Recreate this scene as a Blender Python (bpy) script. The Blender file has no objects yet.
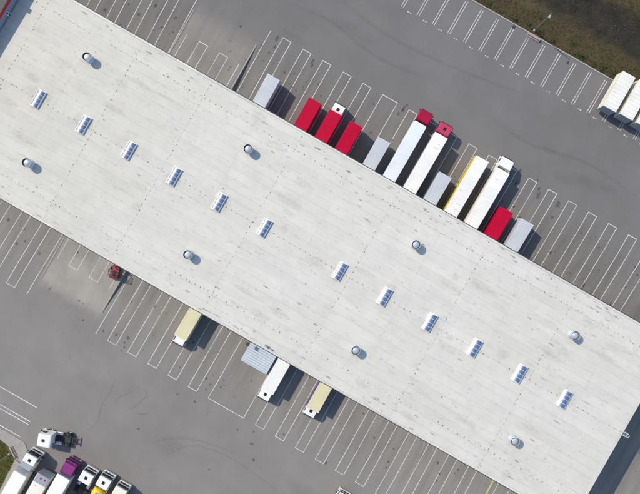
import bpy, bmesh, math, random
from mathutils import Vector
R = math.radians
rnd = random.Random(11)
scene = bpy.context.scene

# ------------------------------------------------------------------ camera, sky, sun, exposure
YAW = R(29.7)            # the warehouse lies along world X; the drone hovers turned by this much
CAM_H = 120.0
cam_d = bpy.data.cameras.new('camera'); cam = bpy.data.objects.new('camera', cam_d)
scene.collection.objects.link(cam); scene.camera = cam
cam.location = (0, 0, CAM_H); cam.rotation_euler = (0, 0, YAW)
cam_d.sensor_width = 36; cam_d.sensor_fit = 'HORIZONTAL'; cam_d.lens = 36 * 644 / 640
cam_d.clip_start = 1; cam_d.clip_end = 3000

SUN_EL = R(47); sh = Vector((.987, -.158))          # the way shadows fall on the ground
world = bpy.data.worlds.new('World'); scene.world = world; world.use_nodes = True
wn = world.node_tree; wn.nodes.clear()
sky = wn.nodes.new('ShaderNodeTexSky'); sky.sky_type = 'NISHITA'; sky.sun_disc = False
sky.sun_elevation = SUN_EL; sky.sun_rotation = math.atan2(-sh.x, -sh.y); sky.air_density = 1.0; sky.dust_density = 0.9; sky.ozone_density = 1.3
bg = wn.nodes.new('ShaderNodeBackground'); bg.inputs[1].default_value = .15
wo = wn.nodes.new('ShaderNodeOutputWorld')
wn.links.new(sky.outputs[0], bg.inputs[0]); wn.links.new(bg.outputs[0], wo.inputs[0])
sd = bpy.data.lights.new('sun', 'SUN'); sd.energy = 3.05; sd.angle = R(.5); sd.color = (1, .905, .75)
so = bpy.data.objects.new('sun', sd); scene.collection.objects.link(so); so.location = (-60, 10, 90)
so.rotation_euler = Vector((sh.x * math.cos(SUN_EL), sh.y * math.cos(SUN_EL), -math.sin(SUN_EL))).to_track_quat('-Z', 'Y').to_euler()
vs = scene.view_settings; vs.view_transform = 'Standard'; vs.look = 'None'; vs.exposure = 0.28; vs.gamma = 1; vs.use_curve_mapping = False

# ------------------------------------------------------------------ helpers
COL = scene.collection
class MB:
    """collects shapes, builds them as ONE mesh object"""
    def __init__(s): s.v = []; s.f = []; s.mi = []; s.cur = 0
    def add(s, vs_, fs):
        o = len(s.v); s.v += [tuple(p) for p in vs_]; s.f += [tuple(i + o for i in f) for f in fs]; s.mi += [s.cur] * len(fs); return s
    def box(s, x0, x1, y0, y1, z0, z1):
        return s.add([(x0,y0,z0),(x1,y0,z0),(x1,y1,z0),(x0,y1,z0),(x0,y0,z1),(x1,y0,z1),(x1,y1,z1),(x0,y1,z1)],
                     [(0,3,2,1),(4,5,6,7),(0,1,5,4),(1,2,6,5),(2,3,7,6),(3,0,4,7)])
    def quad(s, a, b, c, d): return s.add([a,b,c,d], [(0,1,2,3)])
    def prism(s, prof, y0, y1, taper=None):
        """profile in (x,z) extruded along y; taper(x,z) scales y"""
        n = len(prof); t = taper or (lambda x, z: 1)
        vs_ = [(x, y0 * t(x, z), z) for x, z in prof] + [(x, y1 * t(x, z), z) for x, z in prof]
        fs = [tuple(range(n)), tuple(range(2*n-1, n-1, -1))] + [(i, i+n, (i+1)%n+n, (i+1)%n) for i in range(n)]
        return s.add(vs_, fs)
    def slab(s, a, b, c, d, t):
        """quad given thickness t along its normal"""
        a, b, c, d = map(Vector, (a, b, c, d)); n = (b-a).cross(d-a).normalized() * t
        return s.add([a,b,c,d,a+n,b+n,c+n,d+n], [(3,2,1,0),(4,5,6,7),(0,1,5,4),(1,2,6,5),(2,3,7,6),(3,0,4,7)])
    def tube(s, a, b, r0, r1=None, n=10, caps=True):
        a, b = Vector(a), Vector(b); r1 = r0 if r1 is None else r1
        d = (b-a).normalized(); p = d.orthogonal().normalized(); q = d.cross(p)
        vs_ = []
        for c, r in ((a, r0), (b, r1)):
            for i in range(n):
                g = 2*math.pi*i/n; vs_.append(c + (p*math.cos(g) + q*math.sin(g))*r)
        fs = [(i, (i+1)%n, (i+1)%n+n, i+n) for i in range(n)]
        if caps: fs += [tuple(range(n-1,-1,-1)), tuple(range(n, 2*n))]
        return s.add(vs_, fs)
    def lathe(s, prof, n=24, axis='z', c=(0,0,0)):
        """profile of (radius, height)"""
        m = len(prof); vs_ = []
        for r, h in prof:
            for i in range(n):
                g = 2*math.pi*i/n; x, y = r*math.cos(g), r*math.sin(g)
                p = (x, y, h) if axis == 'z' else (x, h, y)
                vs_.append((p[0]+c[0], p[1]+c[1], p[2]+c[2]))
        fs = [(k*n+i, k*n+(i+1)%n, (k+1)*n+(i+1)%n, (k+1)*n+i) for k in range(m-1) for i in range(n)]
        return s.add(vs_, fs)
    def mesh(s, name, mats, bevel=0, seg=2, smooth=False):
        me = bpy.data.meshes.new(name); me.from_pydata(s.v, [], s.f); 
        for m in (mats if isinstance(mats, (list, tuple)) else [mats]): me.materials.append(m)
        if s.mi: me.polygons.foreach_set('material_index', s.mi)
        bm = bmesh.new(); bm.from_mesh(me); bmesh.ops.recalc_face_normals(bm, faces=bm.faces)
        if bevel: bmesh.ops.bevel(bm, geom=list(bm.edges), offset=bevel, segments=seg, profile=.5, affect='EDGES', clamp_overlap=True)
        bm.to_mesh(me); bm.free()
        if smooth: me.polygons.foreach_set('use_smooth', [True]*len(me.polygons)); 
        me.update(); return me
    def build(s, name, mats, parent=None, loc=(0,0,0), **k):
        return put(name, s.mesh(name, mats, **k), parent, loc)
def put(name, me, parent=None, loc=(0,0,0), rot=(0,0,0)):
    o = bpy.data.objects.new(name, me); COL.objects.link(o); o.location = loc; o.rotation_euler = rot
    if parent is not None: o.parent = parent
    return o
def tag(o, label=None, cat=None, group=None, kind=None):
    if label: o['label'] = label
    if cat: o['category'] = cat
    if group: o['group'] = group
    if kind: o['kind'] = kind
    return o
def empty(name, loc=(0,0,0), rot=(0,0,0), parent=None):
    o = bpy.data.objects.new(name, None); COL.objects.link(o); o.location = loc; o.rotation_euler = rot; o.empty_display_size = .5
    if parent is not None: o.parent = parent
    return o

# ------------------------------------------------------------------ materials
class NT:
    def __init__(s, name):
        s.m = bpy.data.materials.new(name); s.m.use_nodes = True; s.t = s.m.node_tree; s.n = s.t.nodes
        s.b = s.n['Principled BSDF']; s.out = s.n['Material Output']; s.tc = s.n.new('ShaderNodeTexCoord'); s.geo = s.n.new('ShaderNodeNewGeometry')
    def l(s, a, b): s.t.links.new(a, b)
    def set(s, inp, v):
        if hasattr(v, 'node'): s.l(v, inp)
        elif isinstance(v, (tuple, list)) and len(v) == 3 and inp.type == 'RGBA': inp.default_value = (*v, 1)
        else: inp.default_value = v
    def mapped(s, scale=(1,1,1), src=None, loc=(0,0,0)):
        m = s.n.new('ShaderNodeMapping'); m.inputs['Scale'].default_value = scale; m.inputs['Location'].default_value = loc
        s.l(src or s.geo.outputs['Position'], m.inputs[0]); return m.outputs[0]
    def noise(s, scale, vec=None, detail=4, rough=.55):
        n = s.n.new('ShaderNodeTexNoise'); n.inputs['Scale'].default_value = scale; n.inputs['Detail'].default_value = detail; n.inputs['Roughness'].default_value = rough
        s.l(vec or s.geo.outputs['Position'], n.inputs['Vector']); return n.outputs['Fac']
    def voro(s, scale, vec=None, feature='F1', out='Distance', rand=1):
        n = s.n.new('ShaderNodeTexVoronoi'); n.feature = feature; n.inputs['Scale'].default_value = scale; n.inputs['Randomness'].default_value = rand
        s.l(vec or s.geo.outputs['Position'], n.inputs['Vector']); return n.outputs[out]
    def rng(s, v, a, b, c=0, d=1, smooth=False):
        n = s.n.new('ShaderNodeMapRange'); n.clamp = True
        if smooth: n.interpolation_type = 'SMOOTHSTEP'
        for i, x in enumerate((v, a, b, c, d)): s.set(n.inputs[i], x)
        return n.outputs[0]
    def math(s, op, a, b=0.0):
        n = s.n.new('ShaderNodeMath'); n.operation = op; s.set(n.inputs[0], a); s.set(n.inputs[1], b); return n.outputs[0]
    def mix(s, f, a, b, mode='MIX'):
        n = s.n.new('ShaderNodeMix'); n.data_type = 'RGBA'; n.blend_type = mode
        s.set(n.inputs[0], f); s.set(n.inputs[6], a); s.set(n.inputs[7], b); return n.outputs[2]
    def mul(s, col, f):
        """colour times a grey factor"""
        c = s.n.new('ShaderNodeCombineXYZ'); 
        for i in range(3): s.set(c.inputs[i], f)
        return s.mix(1.0, col, c.outputs[0], 'MULTIPLY')
    def sep(s, vec):
        n = s.n.new('ShaderNodeSeparateXYZ'); s.l(vec, n.inputs[0]); return n.outputs
    def rand(s): return s.n.new('ShaderNodeObjectInfo').outputs['Random']
    def attr(s, name):
        n = s.n.new('ShaderNodeAttribute'); n.attribute_name = name; return n.outputs['Fac']
    def bump(s, h, strength=.3, dist=.05):
        n = s.n.new('ShaderNodeBump'); n.inputs['Strength'].default_value = strength; n.inputs['Distance'].default_value = dist
        s.l(h, n.inputs['Height']); s.l(n.outputs[0], s.b.inputs['Normal'])
    def done(s, col, rough=.6, metal=0, spec=.5):
        s.set(s.b.inputs['Base Color'], col); s.set(s.b.inputs['Roughness'], rough); s.set(s.b.inputs['Metallic'], metal); s.set(s.b.inputs['Specular IOR Level'], spec); return s.m

def paint(name, col, rough=.4, dirt=.35, metal=0, spec=.5):
    """worn paint: grime in soft blotches and run-off streaks"""
    t = NT(name); ob = t.tc.outputs['Object']
    a = t.noise(1.1, ob, 5, .6); b = t.noise(.9, t.mapped((.6, 6, .5), ob), 4, .6); c = t.noise(14, ob, 3)
    g = t.math('MULTIPLY', t.rng(a, .42, .78), t.rng(b, .35, .8)); g = t.math('ADD', g, t.math('MULTIPLY', t.rng(c, .55, .8), .25))
    dirtc = tuple(x * .35 + .07 for x in col)
    base = t.mix(t.math('MULTIPLY', g, dirt), col, dirtc)
    base = t.mul(base, t.rng(t.noise(.35, ob, 2), .3, .7, .93, 1.05))
    return t.done(base, t.rng(a, .3, .7, rough * .85, min(1, rough * 1.3)), metal, spec)
def plain(name, col, rough=.6, metal=0, var=.15, scale=6):
    t = NT(name); f = t.rng(t.noise(scale, t.tc.outputs['Object']), .3, .7, 1 - var, 1 + var)
    return t.done(t.mul(col, f), rough, metal)

def yard_material():
    t = NT('worn_asphalt'); P = t.geo.outputs['Position']; x, y, z = t.sep(P)
    big = t.noise(.035, P, 4, .55); mid = t.noise(.16, P, 5, .6); fine = t.noise(5.5, P, 4, .7); grain = t.noise(26, P, 2, .6)
    d = t.math('ABSOLUTE', t.math('ADD', y, 2.0))                   # metres from the warehouse's long axis
    d = t.math('ADD', d, t.math('MULTIPLY', t.math('SUBTRACT', mid, .5), 7))
    near = t.rng(d, 24, 36, 1, 0, True)
    near = t.math('MULTIPLY', near, t.rng(y, 40, 33, 0, 1))
    base = t.mix(t.rng(t.math('ADD', y, t.math('MULTIPLY', mid, 14)), -14, 44, 0, 1, True), (.224, .214, .201), (.168, .165, .163))
    col = t.mix(near, base, t.mix(t.rng(y, 5, 10), (.228, .216, .199), (.174, .166, .156)))
    # paler concrete pads before the level bays
    jit = t.math('MULTIPLY', t.math('SUBTRACT', t.noise(.3, P, 5, .65), .5), 3.0)
    pu = t.math('MULTIPLY', t.rng(t.math('ADD', x, t.math('MULTIPLY', jit, .3)), -42.6, -41.6, 0, 1), t.rng(t.math('ADD', x, t.math('MULTIPLY', jit, .25)), -29.4, -28.6, 1, 0))
    pl_ = t.math('MULTIPLY', pu, t.rng(t.math('ADD', y, jit), -32.5, -30.0, 0, 1, True)); pl_ = t.math('MULTIPLY', pl_, t.rng(y, -5, -4, 1, 0))
    ph = t.math('MULTIPLY', pu, t.rng(t.math('ADD', y, jit), 24.0, 29.0, 1, 0, True)); ph = t.math('MULTIPLY', ph, t.rng(y, 4, 5, 0, .38))
    col = t.mix(t.math('MULTIPLY', t.math('ADD', pl_, ph), t.rng(mid, .25, .6, .55, .95)), col, (.345, .323, .285))
    near = t.math('MULTIPLY', near, t.math('SUBTRACT', 1.0, t.math('MULTIPLY', t.math('ADD', pl_, ph), .7)))
    lane = t.noise(.8, t.mapped((1, .06, 1), P), 4, .6)             # wheel paths of the docking bays
    col = t.mul(col, t.rng(t.math('MULTIPLY', t.math('SUBTRACT', lane, .5), near), -.14, .14, .89, 1.09))
    col = t.mul(col, t.rng(big, .3, .7, .92, 1.08)); col = t.mul(col, t.rng(mid, .3, .7, .92, 1.06))
    col = t.mul(col, t.rng(fine, .3, .7, .93, 1.07)); col = t.mul(col, t.rng(grain, .3, .7, .93, 1.07))
    # faded drip spots, more of them near the docks
    v = t.voro(.75, t.mapped((1, 1, 0), P)); rnd_c = t.sep(t.voro(.75, t.mapped((1, 1, 0), P), out='Color'))[0]
    spot = t.math('MULTIPLY', t.rng(t.math('ADD', v, t.math('MULTIPLY', fine, .18)), .13, .32, 1, 0, True), t.rng(rnd_c, .60, .95))
    spot = t.math('MULTIPLY', spot, t.rng(near, 0, 1, .12, .55))
    col = t.mix(spot, col, (.07, .066, .06))
    # hairline cracks
    w = t.noise(.5, P, 3); wv = t.n.new('ShaderNodeVectorMath'); wv.operation = 'ADD'; t.l(P, wv.inputs[0])
    wn_ = t.n.new('ShaderNodeTexNoise'); wn_.inputs['Scale'].default_value = .35; wn_.inputs['Detail'].default_value = 5; t.l(P, wn_.inputs['Vector'])
    sc = t.n.new('ShaderNodeVectorMath'); sc.operation = 'SCALE'; sc.inputs['Scale'].default_value = 6; t.l(wn_.outputs['Color'], sc.inputs[0]); t.l(sc.outputs[0], wv.inputs[1])
    e = t.voro(.055, wv.outputs[0], 'DISTANCE_TO_EDGE')
    cr = t.math('MULTIPLY', t.rng(e, .0, .004, 1, 0), t.rng(mid, .52, .62))
    col = t.mix(t.math('MULTIPLY', cr, .40), col, (.08, .078, .075))
    t.bump(grain, .25, .01)
    return t.done(col, .9, 0, .25)
def roof_material(name, sheet):
    t = NT(name); P = t.geo.outputs['Position']; ob = t.tc.outputs['Object']
    col = (.585, .572, .54)
    big = t.noise(.05, P, 4, .5); st = t.noise(.55, t.mapped((.16, 1, 1), P), 5, .65); st2 = t.noise(1.6, t.mapped((.22, 1.2, 1), P, (7, 3, 0)), 5, .7); fine = t.noise(7, P, 4, .7)
    xx = t.sep(P)[0]; glare_age = t.math('ADD', t.math('MULTIPLY', t.rng(xx, -58, 12, 1, 0, True), .62), t.math('MULTIPLY', t.rng(big, .35, .68), .38))  # uneven glare painted into the colour, greyer to the left, plus patchy weathering
    c = t.mix(glare_age, (.610, .602, .550), (.545, .530, .465))
    c = t.mul(c, t.rng(st, .3, .75, 1.035, .93)); c = t.mul(c, t.rng(fine, .3, .7, .97, 1.03))
    mark = t.math('MULTIPLY', t.rng(st2, .59, .74), .50); c = t.mix(mark, c, (.30, .285, .255))
    patchy = t.rng(t.noise(.07, P, 4, .6), .38, .66, .08, 1.0)
    v = t.voro(.5, t.mapped((.55, 1.0, 0), P)); rc = t.sep(t.voro(.5, t.mapped((.55, 1.0, 0), P), out='Color'))[1]
    sp = t.math('MULTIPLY', t.rng(t.math('ADD', v, t.math('MULTIPLY', fine, .2)), .14, .24, 1, 0), t.rng(rc, .72, .92))
    c = t.mix(t.math('MULTIPLY', t.math('MULTIPLY', sp, patchy), .45), c, (.15, .145, .13))
    v2 = t.voro(1.1, t.mapped((.38, 1.0, 0), P, (2, 5, 0))); rc2 = t.sep(t.voro(1.1, t.mapped((.38, 1.0, 0), P, (2, 5, 0)), out='Color'))[2]
    sp2 = t.math('MULTIPLY', t.rng(t.math('ADD', v2, t.math('MULTIPLY', fine, .3)), .20, .36, 1, 0), t.rng(rc2, .70, .95))
    c = t.mix(t.math('MULTIPLY', t.math('MULTIPLY', sp2, patchy), .42), c, (.22, .21, .185))
    v3 = t.voro(2.2, t.mapped((.7, 1.0, 0), P, (4, 1, 0))); rc3 = t.sep(t.voro(2.2, t.mapped((.7, 1.0, 0), P, (4, 1, 0)), out='Color'))[0]
    c = t.mix(t.math('MULTIPLY', t.math('MULTIPLY', t.rng(v3, .12, .30, 1, 0), t.rng(rc3, .80, .97)), .45), c, (.17, .16, .14))
    blot = t.noise(.33, P, 6, .7); c = t.mul(c, t.rng(blot, .32, .72, 1.04, .925))
    if sheet:
        c = t.mul(c, t.rng(t.rand(), 0, 1, .975, 1.02))
        e = t.math('ABSOLUTE', t.sep(ob)[1]); e = t.rng(e, .68, .79, 0, 1)
        ed = t.math('MULTIPLY', e, t.rng(t.noise(.45, t.mapped((.5, 1, 1), P, (3, 9, 0)), 4, .6), .38, .62))
        c = t.mix(t.math('MULTIPLY', ed, .36), c, (.33, .32, .29))
    return t.done(c, .62, 0, .35)

M = {}
M['yard'] = yard_material()
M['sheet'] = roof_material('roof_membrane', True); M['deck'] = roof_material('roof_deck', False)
M['flash'] = paint('edge_flashing', (.60, .585, .55), .5, .7)
def cap_mat():
    t = NT('edge_capping'); ob = t.geo.outputs['Position']; c = t.mul((.60, .59, .555), t.rng(t.rand(), 0, 1, .86, 1.06)); c = t.mul(c, t.rng(t.noise(1.3, ob, 5, .7), .3, .7, .88, 1.06)); return t.done(c, .5, 0, .4)
M['cap'] = cap_mat()
M['cladding'] = paint('wall_cladding', (.50, .51, .52), .5, .5)
M['line'] = None
def line_material():
    t = NT('road_paint'); P = t.geo.outputs['Position']
    w = t.math('ADD', t.noise(3.5, P, 4, .7), t.math('MULTIPLY', t.noise(.25, P, 2), .5))
    return t.done(t.mix(t.rng(w, .68, 1.02), (.66, .655, .64), (.26, .25, .24)), .8, 0, .3)
M['line'] = line_material()
M['yline'] = plain('yellow_road_paint', (.50, .44, .22), .8)
M['concrete'] = plain('concrete', (.33, .315, .29), .9, 0, .18, 2.5)
M['concrete_pink'] = plain('weathered_concrete', (.36, .28, .25), .9, 0, .2, 3)
M['paving'] = plain('pavement', (.30, .285, .26), .9, 0, .12, 1.5)
M['dot'] = plain('fastener_plate', (.065, .065, .065), .7)
M['dark'] = plain('black_rubber', (.022, .022, .023), .8)
M['chassis'] = plain('chassis_steel', (.045, .045, .048), .6, .2, .3, 5)
M['steel'] = plain('galvanised_steel', (.46, .47, .48), .38, .85)
M['alu'] = plain('aluminium', (.62, .63, .64), .3, .9)
M['white'] = paint('white_paint', (.80, .80, .79), .38, .30)
M['whiteroof'] = paint('white_roof', (.80, .80, .775), .45, .34)
M['bluewhite'] = paint('pale_blue_white', (.70, .755, .79), .45, .2)
M['cream'] = paint('cream_paint', (.65, .615, .40), .5, .3)
M['creamwhite'] = paint('cream_white_paint', (.76, .73, .62), .5, .35)
M['creamroof'] = paint('off_white_roof', (.78, .77, .71), .5, .5)
M['red'] = paint('red_paint', (.47, .0015, .036), .55, .20, 0, .12)
M['red_cab'] = paint('red_cab_paint', (.36, .003, .045), .45, .10, 0, .2)
M['crimson'] = paint('faded_crimson_paint', (.50, .035, .10), .4, .3)
M['magenta'] = paint('magenta_paint', (.21, .028, .17), .35, .2)
M['silver'] = paint('silver_blue_paint', (.53, .575, .62), .4, .45)
M['yellow'] = paint('yellow_paint', (.75, .52, .03), .5, .25)
M['blue'] = paint('blue_curtain', (.035, .06, .34), .55, .25)
M['greyside'] = paint('grey_panel', (.30, .32, .36), .5, .3)
M['darkred'] = paint('dull_red_paint', (.26, .035, .045), .55, .5)
M['fascia_red'] = paint('red_fascia', (.42, .012, .03), .5, .3)
M['bluewall'] = paint('blue_grey_wall', (.24, .30, .38), .5, .4)
M['canopy'] = paint('canopy_sheet', (.52, .58, .64), .4, .3)
M['lamp'] = plain('lamp_lens', (.75, .75, .72), .2)
M['lens_red'] = plain('red_lens', (.45, .02, .02), .25)
M['glass'] = plain('dark_glass', (.018, .021, .026), .06, 0, .05)
def skylight_mat():
    t = NT('polycarbonate_glazing'); ob = t.tc.outputs['Object']
    c = t.mul((.05, .115, .26), t.rng(t.noise(1.5, ob, 3), .3, .7, .85, 1.15)); t.b.inputs['Coat Weight'].default_value = 1.0; t.b.inputs['Coat Roughness'].default_value = .47; t.b.inputs['Coat IOR'].default_value = 2.4; t.b.inputs['IOR'].default_value = 1.5
    return t.done(c, .6, 0, .3)
M['poly'] = skylight_mat()
def vent_mat():
    t = NT('vent_metal'); return t.done(t.mul((.50, .56, .62), t.rng(t.noise(3, t.tc.outputs['Object']), .3, .7, .9, 1.1)), .42, .25)
M['vent'] = vent_mat(); M['vent_in'] = plain('vent_inside', (.15, .155, .16), .7)
def decal(name, col, strength):
    t = NT(name); P = t.geo.outputs['Position']
    f = t.math('MULTIPLY', t.attr('fade'), t.rng(t.noise(2.2, P, 5, .7), .30, .62)); f = t.math('MULTIPLY', f, strength)
    t.done(col, .8, 0, .3)
    tr = t.n.new('ShaderNodeBsdfTransparent'); mx = t.n.new('ShaderNodeMixShader'); t.l(f, mx.inputs[0]); t.l(tr.outputs[0], mx.inputs[1]); t.l(t.b.outputs[0], mx.inputs[2]); t.l(mx.outputs[0], t.out.inputs[0])
    return t.m
M['oil'] = decal('oil_stain', (.040, .038, .036), .60); M['tyre'] = decal('tyre_rubber', (.10, .095, .09), .11); M['tan'] = decal('tan_stain', (.40, .36, .27), .17); M['grime'] = decal('grime', (.16, .15, .125), .50); M['crack'] = decal('crack', (.06, .058, .055), .40); M['pale'] = decal('pale_scuff', (.34, .32, .29), .22)
def soil(name, a, b, c, sc):
    t = NT(name); P = t.geo.outputs['Position']
    col = t.mix(t.rng(t.noise(sc, P, 6, .65), .35, .66), a, b); col = t.mix(t.rng(t.noise(sc * 4.3, P, 5, .7), .5, .72), col, c)
    col = t.mul(col, t.rng(t.noise(9, P, 3, .7), .3, .7, .75, 1.25)); t.bump(t.noise(6, P, 4, .7), .6, .08)
    return t.done(col, .95, 0, .1)
def verge_material():
    t = NT('dry_grass_soil'); P = t.geo.outputs['Position']; x, y, z = t.sep(P)
    yy = t.math('ADD', y, t.math('MULTIPLY', t.math('SUBTRACT', t.noise(.16, P, 5, .65), .5), 6))
    g = t.mix(t.rng(t.noise(.22, P, 6, .65), .35, .66), (.090, .070, .040), (.068, .058, .030)); g = t.mix(t.rng(t.noise(1.1, P, 5, .7), .5, .72), g, (.052, .052, .025))
    k = t.mix(t.rng(t.noise(.5, P, 6, .7), .35, .7), (.026, .024, .020), (.050, .044, .034))
    band = t.math('MULTIPLY', t.rng(yy, 58.2, 60.8, 0, 1, True), t.rng(yy, 65.8, 68.0, 1, 0, True))
    col = t.mix(band, g, k); col = t.mul(col, t.rng(t.noise(7, P, 3, .7), .3, .7, .7, 1.3)); t.bump(t.noise(5, P, 4, .7), .7, .1)
    return t.done(col, .95, 0, .1)
M['verge'] = verge_material()
M['grass'] = soil('lawn_soil', (.085, .095, .026), (.105, .098, .036), (.07, .062, .026), .5)
M['field'] = soil('field', (.065, .07, .03), (.09, .08, .045), (.05, .06, .025), .02)
def leaf_mat(name, a, b):
    t = NT(name); f = t.attr('tint'); return t.done(t.mix(f, a, b), .8, 0, .15)
M['tuft'] = leaf_mat('dry_grass_blades', (.105, .083, .046), (.050, .062, .022)); M['lawn'] = leaf_mat('green_grass_blades', (.11, .125, .03), (.14, .12, .04))
M['weed'] = leaf_mat('weed_leaves', (.035, .055, .015), (.075, .095, .030)); M['clod'] = leaf_mat('dark_clods', (.024, .024, .023), (.10, .097, .09))

# ------------------------------------------------------------------ the yard: one sheet with the two sloping dock pits on each side
VT, VB = 15.6, -19.6            # long walls
TIPT, TIPB = 26.85, -30.8       # where the pits begin to fall
DEP = .9
UL0, UL1, UR1 = -64.0, -42.4, 58.0
UR0T, UR0B = -28.85, -29.15
def gz(u, v):
    inT = VT <= v <= TIPT; inB = TIPB <= v <= VB
    ur0 = UR0T if v > 0 else UR0B
    if not (inT or inB) or not (UL0 < u < UL1 or ur0 < u < UR1): return 0.0
    return -DEP * ((TIPT - v) / (TIPT - VT) if inT else (v - TIPB) / (VB - TIPB))
yard = MB()
YU0, YU1, YV0, YV1 = -115, 115, -95, 53.9
for (v0, v1, ur0, top) in ((YV0, TIPB, None, 0), (TIPB, VB, UR0B, -1), (VB, VT, None, 0), (VT, TIPT, UR0T, 1), (TIPT, YV1, None, 0)):
    if not top:
        yard.quad((YU0,v0,0),(YU1,v0,0),(YU1,v1,0),(YU0,v1,0)); continue
    z0, z1 = (-DEP, 0) if top > 0 else (0, -DEP)
    for a, b, pit in ((YU0, UL0, 0), (UL0, UL1, 1), (UL1, ur0, 0), (ur0, UR1, 1), (UR1, YU1, 0)):
        if pit: yard.quad((a,v0,z0),(b,v0,z0),(b,v1,z1),(a,v1,z1))
        else: yard.quad((a,v0,0),(b,v0,0),(b,v1,0),(a,v1,0))
for u_ in (UL0, UR1):                                                # closed ends of the pits
    yard.add([(u_,VT,0),(u_,TIPT,0),(u_,VT,-DEP)], [(0,1,2)]); yard.add([(u_,VB,0),(u_,TIPB,0),(u_,VB,-DEP)], [(0,1,2)])
YARD = tag(yard.build('yard', M['yard']), 'grey worn asphalt truck yard around the warehouse', kind='structure')

# big flat land all round, to the horizon
ter = MB(); B = 1500
for a, b, c, d in ((-B, B, -B, YV0), (-B, YU0, YV0, 95), (YU1, B, YV0, 95), (-B, B, 95, B)): ter.quad((a,c,-.05),(b,c,-.05),(b,d,-.05),(a,d,-.05))
tag(ter.build('terrain', M['field']), 'flat open land beyond the yard', kind='structure')

# verge beyond the far kerb: uneven dry ground with a dark stony hollow
def vz(u, v):
    h = .10 + .05*math.sin(u*.7+v*.4) + .06*math.sin(u*.23-v*.9) + .03*math.sin(u*2.1+v*1.7)
    h -= .45*math.exp(-((v-63)/3.0)**2) ; return h * min(1, max(0, (v-54.0)/1.0))
ve = MB(); nu, nv = 230, 60; us = [-115+230*i/nu for i in range(nu+1)]; vv = [54.12+(95-54.12)*(j/nv)**1.4 for j in range(nv+1)]
ve.v = [(u, v, vz(u, v) + .01) for v in vv for u in us]; ve.f = [(j*(nu+1)+i, j*(nu+1)+i+1, (j+1)*(nu+1)+i+1, (j+1)*(nu+1)+i) for j in range(nv) for i in range(nu)]; ve.mi = [0]*len(ve.f)
tag(ve.build('verge', M['verge'], smooth=True), 'rough brown verge and dark stony hollow beyond the parking kerb', kind='structure')

def tint_attr(me, vals):
    a = me.attributes.new('tint', 'FLOAT', 'POINT'); a.data.foreach_set('value', vals)
def blades(name, spots, mat, label, cat, size=(.08,.20)):
    vs_, fs, tv = [], [], []
    for (x, y, z, g) in spots:
        for k in range(4):
            a = rnd.uniform(0, 6.28); h = rnd.uniform(*size) * (1 + .8*g); w = h*.22; lean = rnd.uniform(.3, 1.1)*h; o = len(vs_)
            ca, sa = math.cos(a), math.sin(a); px, py = x + rnd.uniform(-.12,.12), y + rnd.uniform(-.12,.12)
            vs_ += [(px - sa*w, py + ca*w, z-.02), (px + sa*w, py - ca*w, z-.02), (px + ca*lean, py + sa*lean, z + h)]; fs.append((o, o+1, o+2)); tv += [min(1, max(0, g + rnd.uniform(-.25,.25)))]*3
    me = bpy.data.meshes.new(name); me.from_pydata(vs_, [], fs); me.materials.append(mat); tint_attr(me, tv)
    return tag(put(name, me), label, cat, kind='stuff')
from mathutils import noise as mn
spots = []
while len(spots) < 11000:
    u = rnd.uniform(-6, 62); v = 54.25 + rnd.random()**1.2*22
    n = mn.noise((u*.22, v*.3, 1)); inband = 59.6 < v + n*3 < 66.5
    if inband and rnd.random() < .86: continue
    g = .25 + .55*n + (.55*max(0, 1-(v-54.2)/1.6) if mn.noise((u*.5, 3, 2)) > -.05 else 0)
    spots.append((u, v, vz(u, v), min(1, max(0, g))))
blades('dry_grass', spots, M['tuft'], 'patchy brown and olive dry grass on the verge beyond the kerb', 'grass')
# clods and pale stones in the hollow
cv, cf, ct = [], [], []
for _ in range(2600):
    u = rnd.uniform(0, 66); v = rnd.gauss(63.0, 2.4)
    if v < 58.6: continue
    r = rnd.uniform(.05, .17); z = vz(u, v); o = len(cv); t_ = 1.0 if rnd.random() < .07 else rnd.uniform(0, .3)
    for k in range(5):
        a = 6.283*k/5 + rnd.uniform(-.3,.3); cv.append((u + r*math.cos(a)*rnd.uniform(.7,1.4), v + r*math.sin(a), z-.02)); ct.append(t_)
    cv.append((u + rnd.uniform(-.3,.3)*r, v, z + r*rnd.uniform(.5, 1.0))); ct.append(t_)
    cf += [(o+k, o+(k+1)%5, o+5) for k in range(5)]
me = bpy.data.meshes.new('stones'); me.from_pydata(cv, [], cf); me.materials.append(M['clod']); tint_attr(me, ct)
tag(put('stones', me), 'dark clods and pale stones strewn in the hollow beyond the verge', 'stones', kind='stuff')

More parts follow.
